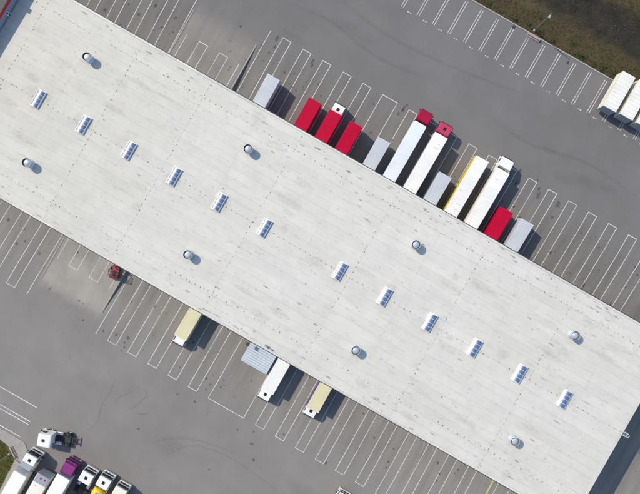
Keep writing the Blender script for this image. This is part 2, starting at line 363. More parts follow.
# low weeds along the kerb
for (u, v, r, where) in ((13.2,55.3,.55,'just left of the mast behind the concrete block'),(15.7,55.2,.85,'largest of them, at the foot of the verge mast'),(10.6,54.9,.45,'behind the drain grate at the kerb'),(18.6,54.9,.5,'first one right of the concrete block'),(22.2,56.3,.75,'set back from the kerb halfway along the verge'),(24.6,55.0,.6,'close to the kerb right of the set back clump'),(29.4,55.3,.55,'nearest the white boxes'),(5.0,55.0,.6,'nearest the upper picture edge')):
    Wd = tag(empty('weed_clump', (u, v, vz(u, v))), 'low green weed clump, ' + where, 'plant', 'weed clumps along the kerb')
    vs_, fs, tv = [], [], []
    for k in range(90):
        a = rnd.uniform(0, 6.283); d = r*rnd.random()**.6; h = rnd.uniform(.05, .5)*(1.2 - d/r); x, y = d*math.cos(a), d*math.sin(a)*.8; L = rnd.uniform(.10,.22); b = rnd.uniform(0,6.283); o = len(vs_); w_ = L*.35
        c_, s_ = math.cos(b), math.sin(b); dz = rnd.uniform(-.05,.10)
        vs_ += [(x,y,h),(x+c_*L*.5-s_*w_,y+s_*L*.5+c_*w_,h+dz),(x+c_*L,y+s_*L,h+dz*.4),(x+c_*L*.5+s_*w_,y+s_*L*.5-c_*w_,h+dz)]; fs.append((o,o+1,o+2,o+3)); tv += [rnd.random()]*4
    me = bpy.data.meshes.new('leaves'); me.from_pydata(vs_, [], fs); me.materials.append(M['weed']); tint_attr(me, tv); put('leaves', me, Wd)
    st_ = MB()
    for k in range(7): a = rnd.uniform(0,6.283); st_.tube((0,0,-.05),(r*.5*math.cos(a),r*.4*math.sin(a),.4),.012,.005,n=4)
    st_.build('stems', M['weed'], Wd)
# far kerb: stones end to end
kb = MB(); u = -115
while u < 115:
    L = 1.0; kb.box(u, u+L-.015, 53.88 + rnd.uniform(-.006,.006), 54.10, -.1, .11 + rnd.uniform(-.006,.006)); u += L
tag(kb.build('kerb', M['concrete']), 'grey concrete kerb between the far parking bays and the verge', kind='structure')

# near corner: pavement with rounded kerb and lawn
def corner(u1, v1, r, n=10):
    pts = [(-115, v1)]
    for k in range(n+1):
        a = R(90) - R(90)*k/n; pts.append((u1 - r + r*math.cos(a), v1 - r + r*math.sin(a)))
    return pts + [(u1, -95)]
def sheet(name, pts, z, mat, lab):
    m = MB(); n = len(pts); P0 = pts + [(-115, -95)]
    m.add([(x, y, z) for x, y in P0], [tuple(range(len(P0)-1, -1, -1))]); return tag(m.build(name, mat), lab, kind='structure')
outer = corner(-28.35, -58.82, 2.2); inner = corner(-28.5, -58.97, 2.05)
sheet('pavement', corner(-28.45, -58.92, 2.1), .12, M['paving'], 'beige pavement round the yard corner')
gr = [(-115, -60.55), (-34.1, -60.6), (-32.0, -60.95), (-30.4, -61.6), (-29.75, -62.6), (-29.4, -68.8), (-28.9, -95)]
sheet('lawn', gr, .135, M['grass'], 'green lawn inside the pavement corner')
kk = MB()
for (a, b), (c, d) in zip(zip(outer, outer[1:]), zip(inner, inner[1:])):
    kk.add([(*a,-.05),(*b,-.05),(*d,-.05),(*c,-.05),(*a,.135),(*b,.135),(*d,.135),(*c,.135)], [(0,3,2,1),(4,5,6,7),(0,1,5,4),(2,3,7,6)])
tag(kk.build('pavement_kerb', M['concrete']), 'curved concrete kerb edging the pavement', kind='structure')
sp2 = []
while len(sp2) < 2600:
    u, v = rnd.uniform(-37, -29.2), rnd.uniform(-70, -60.8)
    lim = -60.75 if u < -32.5 else -61.2 - (u+32.5)*.65
    if v < lim and u < -29.75 + (v+62)*-.03: sp2.append((u, v, .135, rnd.random()))
blades('lawn_grass', sp2, M['lawn'], 'short green grass of the lawn in the corner', 'grass', (.06, .16))

# ------------------------------------------------------------------ painted markings (parts of the yard)
LW = .11
def vline(m, u, v0, v1, w=LW):
    """line along v following the pit slope"""
    cuts = sorted([v0, v1] + [c for c in (TIPT, TIPB) if min(v0,v1) < c < max(v0,v1)])
    for a, b in zip(cuts, cuts[1:]):
        e = 1e-4; m.quad((u-w/2,a,gz(u,a+e)+.006),(u+w/2,a,gz(u,a+e)+.006),(u+w/2,b,gz(u,b-e)+.006),(u-w/2,b,gz(u,b-e)+.006))
def hline(m, u0, u1, v, w=LW): m.quad((u0,v-w/2,.006),(u1,v-w/2,.006),(u1,v+w/2,.006),(u0,v+w/2,.006))
def ubay(a, b, wall, end):
    m = MB(); s = 1 if end > wall else -1
    vline(m, a, wall, end); vline(m, b, wall, end); hline(m, a+LW/2, b-LW/2, end - s*LW/2); m.build('bay_marking', M['line'], YARD)
def single(u, wall, end): m = MB(); vline(m, u, wall, end); m.build('bay_line', M['line'], YARD)
UT = 30.5; UB = -34.8
for a in (-60.35, -56.05, -51.75, -47.45): ubay(a, a+1.78, VT, UT); ubay(a, a+1.78, VB, UB)
for k, a in enumerate((-25.3, -21.0, -16.75, -12.4, -8.15)): ubay(a, a+1.73, VT, UT)
ubay(-3.9, -.75, VT, UT)
for k in range(13): a = 1.76 + k*4.277; ubay(a, a+1.75, VT, UT)
for a in (-38.5, -34.2): ubay(a, a+1.78, VT, 22.2)
for a in (-38.95, -34.56): ubay(a, a+1.8, VB, -26.25)
for u in (-41.14, -29.98): single(u, VT, 22.13)
for u in (-41.43, -30.21): single(u, VB, -26.15)
single(-42.75, VT, UT); single(-43.08, VB, UB); single(-27.9, VT, UT); single(-28.25, VB, UB)
for k in range(5): a = -25.75 + 4.33*k; ubay(a, a+1.79, VB, UB)
ubay(-4.14, 3.4, VB, UB)
for k in range(11):
    a = 5.92 + 4.295*k
    if k == 10: continue
    ubay(a, a+1.76, VB, UB)
m = MB(); vline(m, 49.9, VB, UB, .3); m.build('yellow_line', M['yline'], YARD)
for u in (51.0, 53.4): single(u, VB, UB)
for k in range(-5, 14):                                               # far bays: pairs of thin lines and a small worn number at the mouth
    u = 7.75 + 3.315*k
    for du in (-.22, .22):
        m = MB(); vline(m, u+du, 46.45, 53.3, .10); m.build('bay_line', M['line'], YARD)
    m = MB()
    for du, w, h in ((-.30,rnd.uniform(.12,.2),rnd.uniform(.15,.26)), (-.05,rnd.uniform(.05,.16),.10), (.22,rnd.uniform(.12,.2),rnd.uniform(.15,.28))): m.quad((u+1.66+du-w/2,46.2-h/2,.006),(u+1.66+du+w/2,46.2-h/2,.006),(u+1.66+du+w/2,46.2+h/2,.006),(u+1.66+du-w/2,46.2+h/2,.006))
    m.build('bay_number', M['line'], YARD)
for v, u1 in ((-52.12, -30.87), (-55.0, -30.7), (-55.65, -30.72), (-58.38, -30.95)):
    m = MB(); hline(m, -60, u1, v, .14); m.build('lane_line', M['line'], YARD)
m = MB(); m.box(10.8, 11.4, 53.15, 53.75, .003, .012); [m.box(10.87+.11*k, 10.92+.11*k, 53.22, 53.68, .010, .020) for k in range(5)]
m.build('drain_grate', M['chassis'], YARD)

# stains and tyre marks lying on the asphalt
def fade_mesh(name, vs_, fs, fv, mat, n=YARD):
    me = bpy.data.meshes.new(name); me.from_pydata(vs_, [], fs); me.materials.append(mat)
    a = me.attributes.new('fade', 'FLOAT', 'POINT'); a.data.foreach_set('value', fv); return put(name, me, n)
def stain(u, v, ru, rv, mat='oil', z=.009, kind='stain'):
    vs_ = [(u, v, gz(u,v)+z)]; fv = [1.0]; n = 18; fs = []
    for ring, fd in ((.55, .75), (1, 0)):
        for k in range(n):
            a = 6.283*k/n; q = ring*(1 + .35*mn.noise((math.cos(a)*1.3+u, math.sin(a)*1.3+v, u))); x, y = u + ru*q*math.cos(a), v + rv*q*math.sin(a)
            vs_.append((x, y, gz(x,y)+z)); fv.append(fd)
    fs = [(0, 1+k, 1+(k+1)%n) for k in range(n)] + [(1+k, 1+n+k, 1+n+(k+1)%n, 1+(k+1)%n) for k in range(n)]
    return fade_mesh(kind, vs_, fs, fv, M[mat])
def ribbon(pts, w, mat='tyre', z=.012, name='tyre_mark'):
    vs_, fv, fs = [], [], []
    for i, p in enumerate(pts):
        a = Vector(pts[max(0,i-1)]); b = Vector(pts[min(len(pts)-1,i+1)]); d = (b-a).normalized(); n = Vector((-d.y, d.x)); e = math.sin(math.pi*min(1,max(.05,i/(len(pts)-1))))**.5 if 0 < i < len(pts)-1 else 0
        for k, fd in ((-1,0),(-.4,1),(.4,1),(1,0)): q = Vector(p)+n*w*k; vs_.append((q.x,q.y,gz(q.x,q.y)+z)); fv.append(fd*e)
    fs = [(4*i+k,4*i+k+1,4*i+k+5,4*i+k+4) for i in range(len(pts)-1) for k in range(3)]
    return fade_mesh(name, vs_, fs, fv, M[mat])
def spline(P, n=10):
    out = []; P = [Vector(p) for p in P]
    for i in range(len(P)-1):
        p0, p1, p2, p3 = P[max(0,i-1)], P[i], P[i+1], P[min(len(P)-1,i+2)]
        for k in range(n):
            t = k/n; out.append(.5*((2*p1)+(p2-p0)*t+(2*p0-5*p1+4*p2-p3)*t*t+(3*p1-p0-3*p2+p3)*t**3))
    return [tuple(p) for p in out] + [tuple(P[-1])]
for a in (spline([(-5.6,-48.5),(-4.4,-45.9),(-2.3,-43.9),(.9,-42.85),(5,-42.4),(9.4,-42.6),(15.8,-43.5),(24,-45.5)]), spline([(-9,-47),(-6,-44.4),(-2,-42.6),(3,-41.5),(8,-41)])): ribbon(a, .22)
for cpts in ([(-20.95, -39.95), (-20.57, -42.7), (-20.72, -45.75), (-19.9, -48.79), (-20.73, -51.41)], [(-18.69, -44.59), (-18.66, -43.23), (-18.03, -41.95), (-16.91, -40.61)], [(-15.91, -44.08), (-14.98, -42.58), (-14.46, -40.67), (-14.33, -39.95), (-15.55, -39.03)], [(-14.62, -43.89), (-13.13, -43.47), (-12.09, -42.17)]):
    ribbon([(x+rnd.uniform(-.07,.07), y+rnd.uniform(-.07,.07)) for x, y in spline(cpts, 7)], .06, 'crack', name='crack')
ribbon(spline([(-20,42),(-8,40.5),(6,41.5),(22,44)]), .45); ribbon(spline([(14,37),(24,36),(36,38.2),(48,37)]), .45); ribbon(spline([(-30,36),(-20,37.5),(-8,36),(4,37.6)]), .45)
for (u, v, a, b) in ((-26.2,29.8,.35,.8),(-25.8,28.2,.3,.5),(-18.3,29.3,.35,.8),(-18.0,28.6,.3,.5),(-21.9,25,.3,.3),(.8,30.0,.35,.9),(.4,28.8,.3,.5),(25.9,28.4,.35,.5),(30.6,28.5,.45,.9),(30.1,29.6,.3,.4),(34.6,28.9,.45,.9),(34.9,26.2,.3,.4),(25.4,30.8,.3,.6),
        (-24.9,-33.0,.3,.4),(-22.7,-32.4,.4,.4),(-27.3,-33.6,.3,.3),(-22.8,-33.5,.3,.3),(-22.4,-34.3,.25,.25),(-22.6,-35.1,.2,.2),(-21.3,-24.9,.3,.4),(3.5,-37.2,.3,.3),(7.1,-38.2,.4,.4),(8.9,-40.6,.35,.35),(-6.0,-36.6,.3,.25),(-9.5,-37.0,.25,.2),(24.8,-29.1,.3,.3),(-12.6,-46.2,.3,.25),(6.3,-36.0,.25,.25),
        (30.9,-28.5,.3,.25),(46.5,18.0,.3,.9),(38.0,20.5,.35,.4),(-51,21,.4,.4),(-44.6,23.8,.4,.4),(-49,24,.35,.5),(-57,18.6,.4,.4),(-46,21,.4,.3),(-53.2,-24.5,.4,.5),(-44.9,-27,.4,.4),(-49.5,-27.5,.35,.4),(13.6,-45.5,.3,.2),(2.6,-46.3,.25,.2)):
    stain(u, v, a, b)
for _ in range(170):
    s = rnd.choice((1, 1, -1)); u = rnd.uniform(-60, 55); v = (VT + 1.5 + rnd.random()*14) if s > 0 else (VB - 2 - rnd.random()*13); r = rnd.uniform(.10, .30)
    stain(u, v, r, r*rnd.uniform(.7,1.6))
for (u, v, a, b) in ((-39,20.5,3.0,1.6),(-34,19,3,1.4),(-36,-23,5,2),(-33,-25,3,1.5),(0,-28,3.5,4),(8,35,5,2),(-14,42,6,2),(30,40,5,2.5),(-10,-52,6,3),(6,-48,6,2),(-24,-43,5,2)): stain(u, v, a, b, 'pale', .008, 'scuff')
for (u, v, a, b) in ((-16,38,5,1.4),(33,33.5,3,1),(36,35,3.5,1.4),(41,36,2.5,1),(28,37,2,1),(-6,-46,4,2.5),(20,-41,5,1.6),(-24,31.6,4,1)): stain(u, v, a, b, 'tyre', .010, 'scuff')
# worn scuffs along the left pit's edge
for k in range(22):
    v = 17 + k*.6; ribbon([(-42.05+rnd.uniform(-.2,.25), v), (-42.0+rnd.uniform(-.2,.3), v+.5), (-42.0, v+.9)], .10, 'pale')

# retaining walls of the pits
def retaining(u, wall, tip, lab, side):
    m = MB(); t = .22; a, b = (u - t, u) if side > 0 else (u, u + t); top = .06
    for x in (0,):
        m.add([(a,wall,-1.2),(a,tip,-.3),(a,tip,top),(a,wall,top),(b,wall,-1.2),(b,tip,-.3),(b,tip,top),(b,wall,top)], [(0,1,2,3),(7,6,5,4),(0,4,5,1),(1,5,6,2),(2,6,7,3),(3,7,4,0)])
    return tag(m.build('retaining_wall', M['concrete'], bevel=.012, seg=1), lab, 'wall', 'retaining walls of the dock pits')
retaining(UR0T, VT+.02, TIPT, 'low concrete retaining wall casting a wedge of shadow on upper right docks', 1)
retaining(UR0B, VB-.02, TIPB, 'low concrete retaining wall casting a wedge of shadow beside the red forklift', 1)
retaining(UL1, VT+.02, TIPT, 'low concrete retaining wall right of the upper left empty dock bays', -1)
retaining(UL1, VB-.02, TIPB, 'low concrete retaining wall right of the lower left empty dock bays', -1)

# ------------------------------------------------------------------ warehouse
RH = 11.0; RIDGE = -2.0
U0, U1 = -65.0, 60.0
def rz(v): return RH + (17.6 - abs(v - RIDGE)) * .012
WH = tag(empty('warehouse', ((U0+U1)/2, RIDGE, 0)), 'long flat white-roofed warehouse with skylights and round vents', 'warehouse')
def W(x, y, z): return (x - (U0+U1)/2, y - RIDGE, z)                # world to warehouse-local
def wbox(m, x0, x1, y0, y1, z0, z1): a = W(x0,y0,z0); b = W(x1,y1,z1); return m.box(a[0],b[0],a[1],b[1],a[2],b[2])
m = MB(); wbox(m, U0+.06, U1-.06, VB+.06, VT-.06, -1.2, RH-.12); m.build('wall', M['cladding'], WH)
# dock doors, one to each bay
dm = MB(); dm.box(-1.35,1.35,-.05,.10,0,3.1); dock_door = dm.mesh('dock_door', M['greyside'])
sm = MB(); sm.box(-1.55,-1.36,-.05,.14,-.1,3.3); sm.box(1.36,1.55,-.05,.14,-.1,3.3); sm.box(-1.36,1.36,-.05,.14,3.11,3.3); dock_seal = sm.mesh('dock_seal', M['dark'])
slots_t = [-22.5,-18.15,-13.85,-9.55,-5.3,.5] + [4.75+4.277*k for k in range(12)]
slots_b = [-22.7+4.33*k for k in range(4)] + [4.66+4.3*k for k in range(11)]
for side, sl in ((1, slots_t + [-57.1,-52.8,-48.6]), (-1, slots_b + [-57.1,-52.8,-48.6])):
    for u in sl:
        p = W(u, VT-.06 if side > 0 else VB+.06, .15); r = (0,0,0 if side > 0 else math.pi)
        d = put('dock_door', dock_door, WH, p, r); put('dock_seal', dock_seal, d)
# roof deck and membrane sheets, lapped strips along the building
ROOF = MB()
ROOF.add([W(U0,VB,RH-.11),W(U1,VB,RH-.11),W(U1,VT,RH-.11),W(U0,VT,RH-.11)]+[W(U0,VB,rz(VB)-.02),W(U1,VB,rz(VB)-.02),W(U1,RIDGE,rz(RIDGE)-.02),W(U0,RIDGE,rz(RIDGE)-.02),W(U0,VT,rz(VT)-.02),W(U1,VT,rz(VT)-.02)],
         [(0,3,2,1),(4,5,6,7),(7,6,9,8),(0,1,5,4),(2,3,8,9),(1,2,9,6,5),(3,0,4,7,8)])
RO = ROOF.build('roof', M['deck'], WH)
CR = [-64.9, -60.4, -43.0, -29.65, -11.95, 6.95, 24.5, 41.8, 59.72]
NR = 22; w = (VT - VB - .6) / NR
for a, b in zip(CR, CR[1:]):
    mids = [a, b] if b - a < 15 else [a, (a+b)/2 + rnd.uniform(-1,1), b]
    for c, d in zip(mids, mids[1:]):
        L = d - c; mm = MB(); mm.add([(-L/2,-w/2,0),(L/2-.012,-w/2,0),(L/2-.012,w/2-.015,.010),(-L/2,w/2-.015,.010),(-L/2,-w/2,-.015),(L/2-.012,-w/2,-.015),(L/2-.012,w/2-.015,-.015),(-L/2,w/2-.015,-.015)], [(0,1,2,3),(7,6,5,4),(0,4,5,1),(1,5,6,2),(2,6,7,3),(3,7,4,0)])
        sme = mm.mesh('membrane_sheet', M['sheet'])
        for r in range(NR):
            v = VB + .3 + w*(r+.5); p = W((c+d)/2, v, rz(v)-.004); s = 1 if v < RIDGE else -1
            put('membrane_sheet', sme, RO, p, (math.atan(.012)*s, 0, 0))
# edge flashing, four sides, and gutter
for y0, y1 in ((VB-.05, VB+.28), (VT-.28, VT+.05)):
    m = MB(); wbox(m, U0, U1+.05, y0+.02, y1-.02, RH-.25, RH+.05); fl_ = m.build('edge_flashing', M['flash'], WH)
    cm = MB(); cm.box(-1.99,1.985,y0-(y0+y1)/2,y1-(y0+y1)/2,0,.025); cme = cm.mesh('capping', M['cap'], bevel=.006, seg=1)
    for k in range(31): put('capping', cme, fl_, W(U0+2.05+4.03*k, (y0+y1)/2+rnd.uniform(-.008,.008), RH+.054+rnd.uniform(-.003,.004)))
m = MB(); wbox(m, U1-.26, U1+.051, VB+.285, VT-.285, RH-.25, RH+.16); m.build('edge_flashing', M['flash'], WH)
for y0, y1 in ((VB-.22, VB-.055), (VT+.055, VT+.22)):
    m = MB(); a = W(U0,y0,RH-.34); b = W(U1,y1,RH-.2); m.box(a[0],b[0],a[1],b[1],a[2],b[2]); m.build('gutter', M['chassis'], WH)
# fastener plates in rows (stuff)
fm = MB()
def dot(u, v):
    r = rnd.uniform(.045, .10); z = rz(v); n = 6
    fm.lathe([(.001, z+.035), (r*.7, z+.035), (r, z+.005)], n, c=W(u, v, 0))
for v in (12.2, -15.9):
    u = U0+1
    while u < U1-1:
        if rnd.random() < .93: dot(u + rnd.uniform(-.25,.25), v + rnd.uniform(-.12,.12))
        u += 1.02
u = U0+1
while u < U1-.5:
    if rnd.random() < .9 and min(abs(u-s) for s in [-53.66+8.75*k for k in range(6)]+[4.93+8.73*k for k in range(6)]) > 1.1: dot(u, RIDGE+.03+rnd.uniform(-.1,.1))
    u += 1.02
for cu in CR[1:-1]:
    v = VB+1
    while v < VT-.8:
        if rnd.random() < .9: dot(cu + rnd.uniform(-.13,.13), v + rnd.uniform(-.2,.2))
        v += .98
fo = fm.build('fastener_plates', M['dot'], WH); tag(fo, kind='stuff')
# skylights: barrel-vaulted, four panes on a kerb, long side across the building
SKY_L, SKY_W = 3.15, 1.5
kb_ = MB(); kb_.box(-SKY_W/2,SKY_W/2,-SKY_L/2,SKY_L/2,0,.28); sk_kerb = kb_.mesh('skylight', M['white'], bevel=.02, seg=1)
def vault(y0, y1, r=SKY_W/2-.06, n=10, rise=.26, zb=.285, t=.0):
    m = MB(); q_ = (r*r+rise*rise)/(2*rise); ring = [(-r+2*r*k/n, zb + math.sqrt(max(0, q_*q_-(-r+2*r*k/n)**2)) - q_ + rise + .02) for k in range(n+1)]
    vs_ = [(x, y, z) for y in (y0, y1) for x, z in ring]; k = n+1
    m.add(vs_, [(i, i+1, i+1+k, i+k) for i in range(n)]); m.add(vs_, [tuple(range(n, -1, -1)), tuple(range(k, 2*k)), (0, k, 2*k-1, n)]); return m
pl = (SKY_L-.16)/4
pane = vault(-pl/2+.03, pl/2-.03).mesh('pane', M['poly'])
for p in pane.polygons:
    p.use_smooth = len(p.vertices) == 4 and abs(p.normal.y) < .5 and abs(p.normal.z) > .2 and p.center.z > .3
fr = MB()
for k in range(5):
    y = -SKY_L/2+.08+pl*k; q = vault(y-.03, y+.03, SKY_W/2-.03, 10, .285, .285); fr.add(q.v, q.f)
for sx in (-1,1): fr.box(sx*(SKY_W/2-.10)-.04,sx*(SKY_W/2-.10)+.04,-SKY_L/2+.06,SKY_L/2-.06,.285,.335)
sk_frame = fr.mesh('frame', M['white'])
for u in [-53.66+8.79*k for k in range(6)] + [4.93+8.73*k for k in range(6)]:
    k_ = put('skylight', sk_kerb, WH, W(u, -1.85, rz(-1.85)-.02)); put('frame', sk_frame, k_)
    for q in range(4): put('pane', pane, k_, (0, -SKY_L/2+.08+pl*(q+.5), 0))
# round vents: open sleeve with a dome inside
vm = MB(); vm.lathe([(.74,0),(.74,.10),(.55,.14),(.55,.95),(.74,1.15),(.76,1.66),(.71,1.66),(.69,1.18),(.50,.98),(.48,.6)], 32); vmesh = vm.mesh('roof_vent', [M['vent'], M['vent_in']], smooth=True)
for p in vmesh.polygons:
    c = p.center; r = math.hypot(c.x, c.y)
    if r < .725 and c.z > .5 and (c.x*p.normal.x + c.y*p.normal.y) < 0: p.material_index = 1
dm_ = MB(); dm_.lathe([(.64*math.cos(R(a)), 1.22+.32*math.sin(R(a))) for a in range(-10, 90, 12)]+[(.001,1.54)], 32); dmesh = dm_.mesh('dome', M['vent'], smooth=True)
for u in (-49.5, -18.55, 13.75, 44.35):
    for v in (8.28, -12.05): q = put('roof_vent', vmesh, WH, W(u, v, rz(v)-.02)); put('dome', dmesh, q)

def roof_stain(u, v, ru, rv, mat):
    n = 20; vs_ = [W(u, v, rz(v)+.016)]; fv = [1.0]
    for ring, fd in ((.55, .8), (1, 0)):
        for k in range(n):
            a = 6.283*k/n; q = ring*(1 + .4*mn.noise((math.cos(a)*1.2+u, math.sin(a)*1.2+v, u*.7))); x, y = u + ru*q*math.cos(a), v + rv*q*math.sin(a); vs_.append(W(x, y, rz(y)+.016)); fv.append(fd)
    fade_mesh('stain', vs_, [(0, 1+k, 1+(k+1)%n) for k in range(n)] + [(1+k, 1+n+k, 1+n+(k+1)%n, 1+(k+1)%n) for k in range(n)], fv, M[mat], RO)
for u in [-53.66+8.79*k for k in range(6)] + [4.93+8.73*k for k in range(6)]:
    for _ in range(2): roof_stain(u + rnd.uniform(-.4,.5), -1.85 + rnd.uniform(-1.0,1.0), rnd.uniform(1.2,1.9), rnd.uniform(1.5,2.3), 'tan')
for u in (-49.5, -18.55, 13.75, 44.35):
    for v in (8.28, -12.05): roof_stain(u + rnd.uniform(-.3,.3), v + rnd.uniform(-.3,.3), 1.5, 1.5, 'tan')
for _ in range(45): roof_stain(rnd.uniform(-62,58), rnd.uniform(-18,14), rnd.uniform(.8,3.2), rnd.uniform(.4,1.2), 'tan')
for _ in range(130):
    u = rnd.uniform(-62,58); v = rnd.uniform(-18.8,14.8) if rnd.random() < .35 else rnd.choice((rnd.uniform(-19.2,-17.5), rnd.uniform(13.3,15.2)))
    roof_stain(u, v, rnd.uniform(.2,.9), rnd.uniform(.08,.2), 'grime')
# taller block at the left end with a red fascia
TB = tag(empty('taller_building', (U0-20, RIDGE, 0)), 'taller building with dark red fascia shading the left end of the roof', 'building')
BH = 13.55
m = MB(); m.box(0.0,19.96,-17.6,17.6,-.05,BH-.7); 
for k in range(58): m.box(19.96,20.0,-17.55+k*.6,-17.25+k*.6,RH+.1,BH-.7)
m.build('wall', M['bluewall'], TB)
m = MB(); m.box(-.1,20.06,-17.75,17.75,BH-.7,BH); m.build('fascia', M['fascia_red'], TB, bevel=.02, seg=1)
m = MB(); m.box(.2,19.97,-17.6,17.6,BH+.003,BH+.06); m.build('roof', M['chassis'], TB)
m = MB(); m.box(19.1,19.95,12.3,13.1,BH+.063,BH+.75); m.build('chimney', M['greyside'], TB, bevel=.03, seg=1)
m = MB(); m.box(20.003,20.10,-17.5,17.5,RH+.13,RH+.36); m.build('base_flashing', M['steel'], TB)
m = MB(); m.box(20.0,20.45,9.75,10.35,RH+.75,RH+1.2); lo = m.build('wall_unit', M['white'], TB, bevel=.03, seg=1)
m = MB(); m.box(20.455,20.47,9.85,10.25,RH+.82,RH+1.12); m.lathe([(.001,1.205+RH),(.13,1.205+RH),(.13,1.22+RH),(.001,1.22+RH)],12,c=(20.25,10.05,0)); m.build('grille', M['dark'], lo)
tag(TB)

# caged roof ladder on the right end wall
LD = tag(empty('roof_ladder', (60.05, -1.95, 0)), 'white caged steel ladder climbing over the right roof edge', 'ladder')
for s in (-.25, .25):
    m = MB(); m.tube((.35,s,.3),(.35,s,RH+1.15),.03,n=8); m.tube((.35,s,RH+1.15),(-.9,s,RH+1.15),.03,n=8); m.tube((-.9,s,RH+1.15),(-.9,s,RH-.05),.03,n=8); m.build('rail', M['white'], LD)
m = MB()
for k in range(36): m.tube((.35,-.25,.5+.3*k),(.35,.25,.5+.3*k),.016,n=6)
m.build('rungs', M['white'], LD)
m = MB()
for k in range(11):
    z = 2.4 + .9*k; pts = [(.35+.75*math.sin(math.pi*i/10), -.38*math.cos(math.pi*i/10), z) for i in range(11)]
    for a, b in zip(pts, pts[1:]): m.tube(a, b, .03, n=6)
for i in (2,5,8): m.tube((.35+.75*math.sin(math.pi*i/10), -.38*math.cos(math.pi*i/10), 2.4), (.35+.75*math.sin(math.pi*i/10), -.38*math.cos(math.pi*i/10), 11.4), .018, n=6)
m.build('cage', M['white'], LD)

# roof edge aerial
AN = tag(empty('roof_aerial', (.55, -19.0, RH+.05)), 'small grey aerial bracket on the roof edge above the canopy', 'aerial')
m = MB(); m.box(-.45,.45,-.18,.18,0,.08); m.build('base', M['greyside'], AN)
m = MB(); m.tube((-.25,0,.08),(-.25,0,1.0),.04,n=8); m.tube((.28,0,.08),(.28,0,.8),.04,n=8); m.tube((-.25,0,.7),(.28,0,.7),.03,n=8); m.build('mast', M['steel'], AN)
m = MB(); m.box(.12,.44,-.12,.12,.75,1.05); m.build('receiver', M['chassis'], AN, bevel=.02, seg=1)
# wall flood lamp by the canopy
FL = tag(empty('flood_lamp', (-2.6, VB, 5.1)), 'dark flood lamp on a wall arm above the canopy corner', 'lamp')
m = MB(); m.tube((0,.05,-.2),(0,-1.6,0),.06,n=8); m.box(-.12,.12,-.02,.07,-.45,.05); m.build('arm', M['chassis'], FL)
m = MB(); m.box(-.30,.30,-2.15,-1.55,-.12,.14); m.build('housing', plain('olive_housing', (.035,.045,.025), .6), FL, bevel=.04, seg=1)
m = MB(); m.box(-.24,.24,-2.09,-1.61,-.135,-.122); m.build('lens', M['lamp'], FL)
# corrugated canopy
CN = tag(empty('canopy', (.35, VB-.03, 0)), 'pale blue corrugated canopy on the lower wall beside a white truck', 'canopy')
m = MB(); n = 12; L = 5.3; pts = []
for k in range(n):
    y0 = -L*k/n; st = L/n
    pts += [(y0, 0), (y0-st*.40, 0), (y0-st*.46, .20), (y0-st*.94, .20)]
pts.append((-L, 0)); zc = 3.15
vs_ = []
for x in (-2.72, 2.62):
    for y, z in pts: vs_.append((x, y, zc + z + y*.03))
k = len(pts); m.add(vs_, [(i, i+1, i+1+k, i+k) for i in range(k-1)])
vs2 = [(x, y, z-.02) for x, y, z in vs_]; m.add(vs2, [(i, i+k, i+1+k, i+1) for i in range(k-1)])
m.build('roof_sheet', M['canopy'], CN)
for x in (-2.5, 2.4):
    m = MB(); m.tube((x,-4.9,gz(x,-24.5)-.05),(x,-4.9,2.96),.07,n=8); m.build('post', M['steel'], CN)
    m = MB(); m.box(x-.06,x+.06,-5.15,-.02,2.80,2.955); m.build('beam', M['steel'], CN)
m = MB(); m.box(-2.72,2.62,-5.42,-5.31,2.88,3.06); m.build('gutter', M['steel'], CN)

# ------------------------------------------------------------------ vehicles
tw = MB(); tw.lathe([(.26,-.14),(.44,-.15),(.505,-.12),(.52,-.05),(.52,.05),(.505,.12),(.44,.15),(.26,.14)], 24, 'y'); TYRE = tw.mesh('wheel', M['dark'], smooth=True)
rm = MB(); rm.lathe([(.001,.08),(.10,.09),(.14,.05),(.22,.04),(.26,.12),(.27,.14),(.27,-.14),(.26,-.12),(.20,-.03),(.001,-.03)], 20, 'y'); RIM = rm.mesh('rim', M['steel'])
def wheel(root, x, y, z=.52, s=1.0):
    o = put('wheel', TYRE, root, (x, y, z)); o.scale = (s, s, s); put('rim', RIM, o, (0,0,0), (0,0,0 if y > 0 else math.pi)); return o

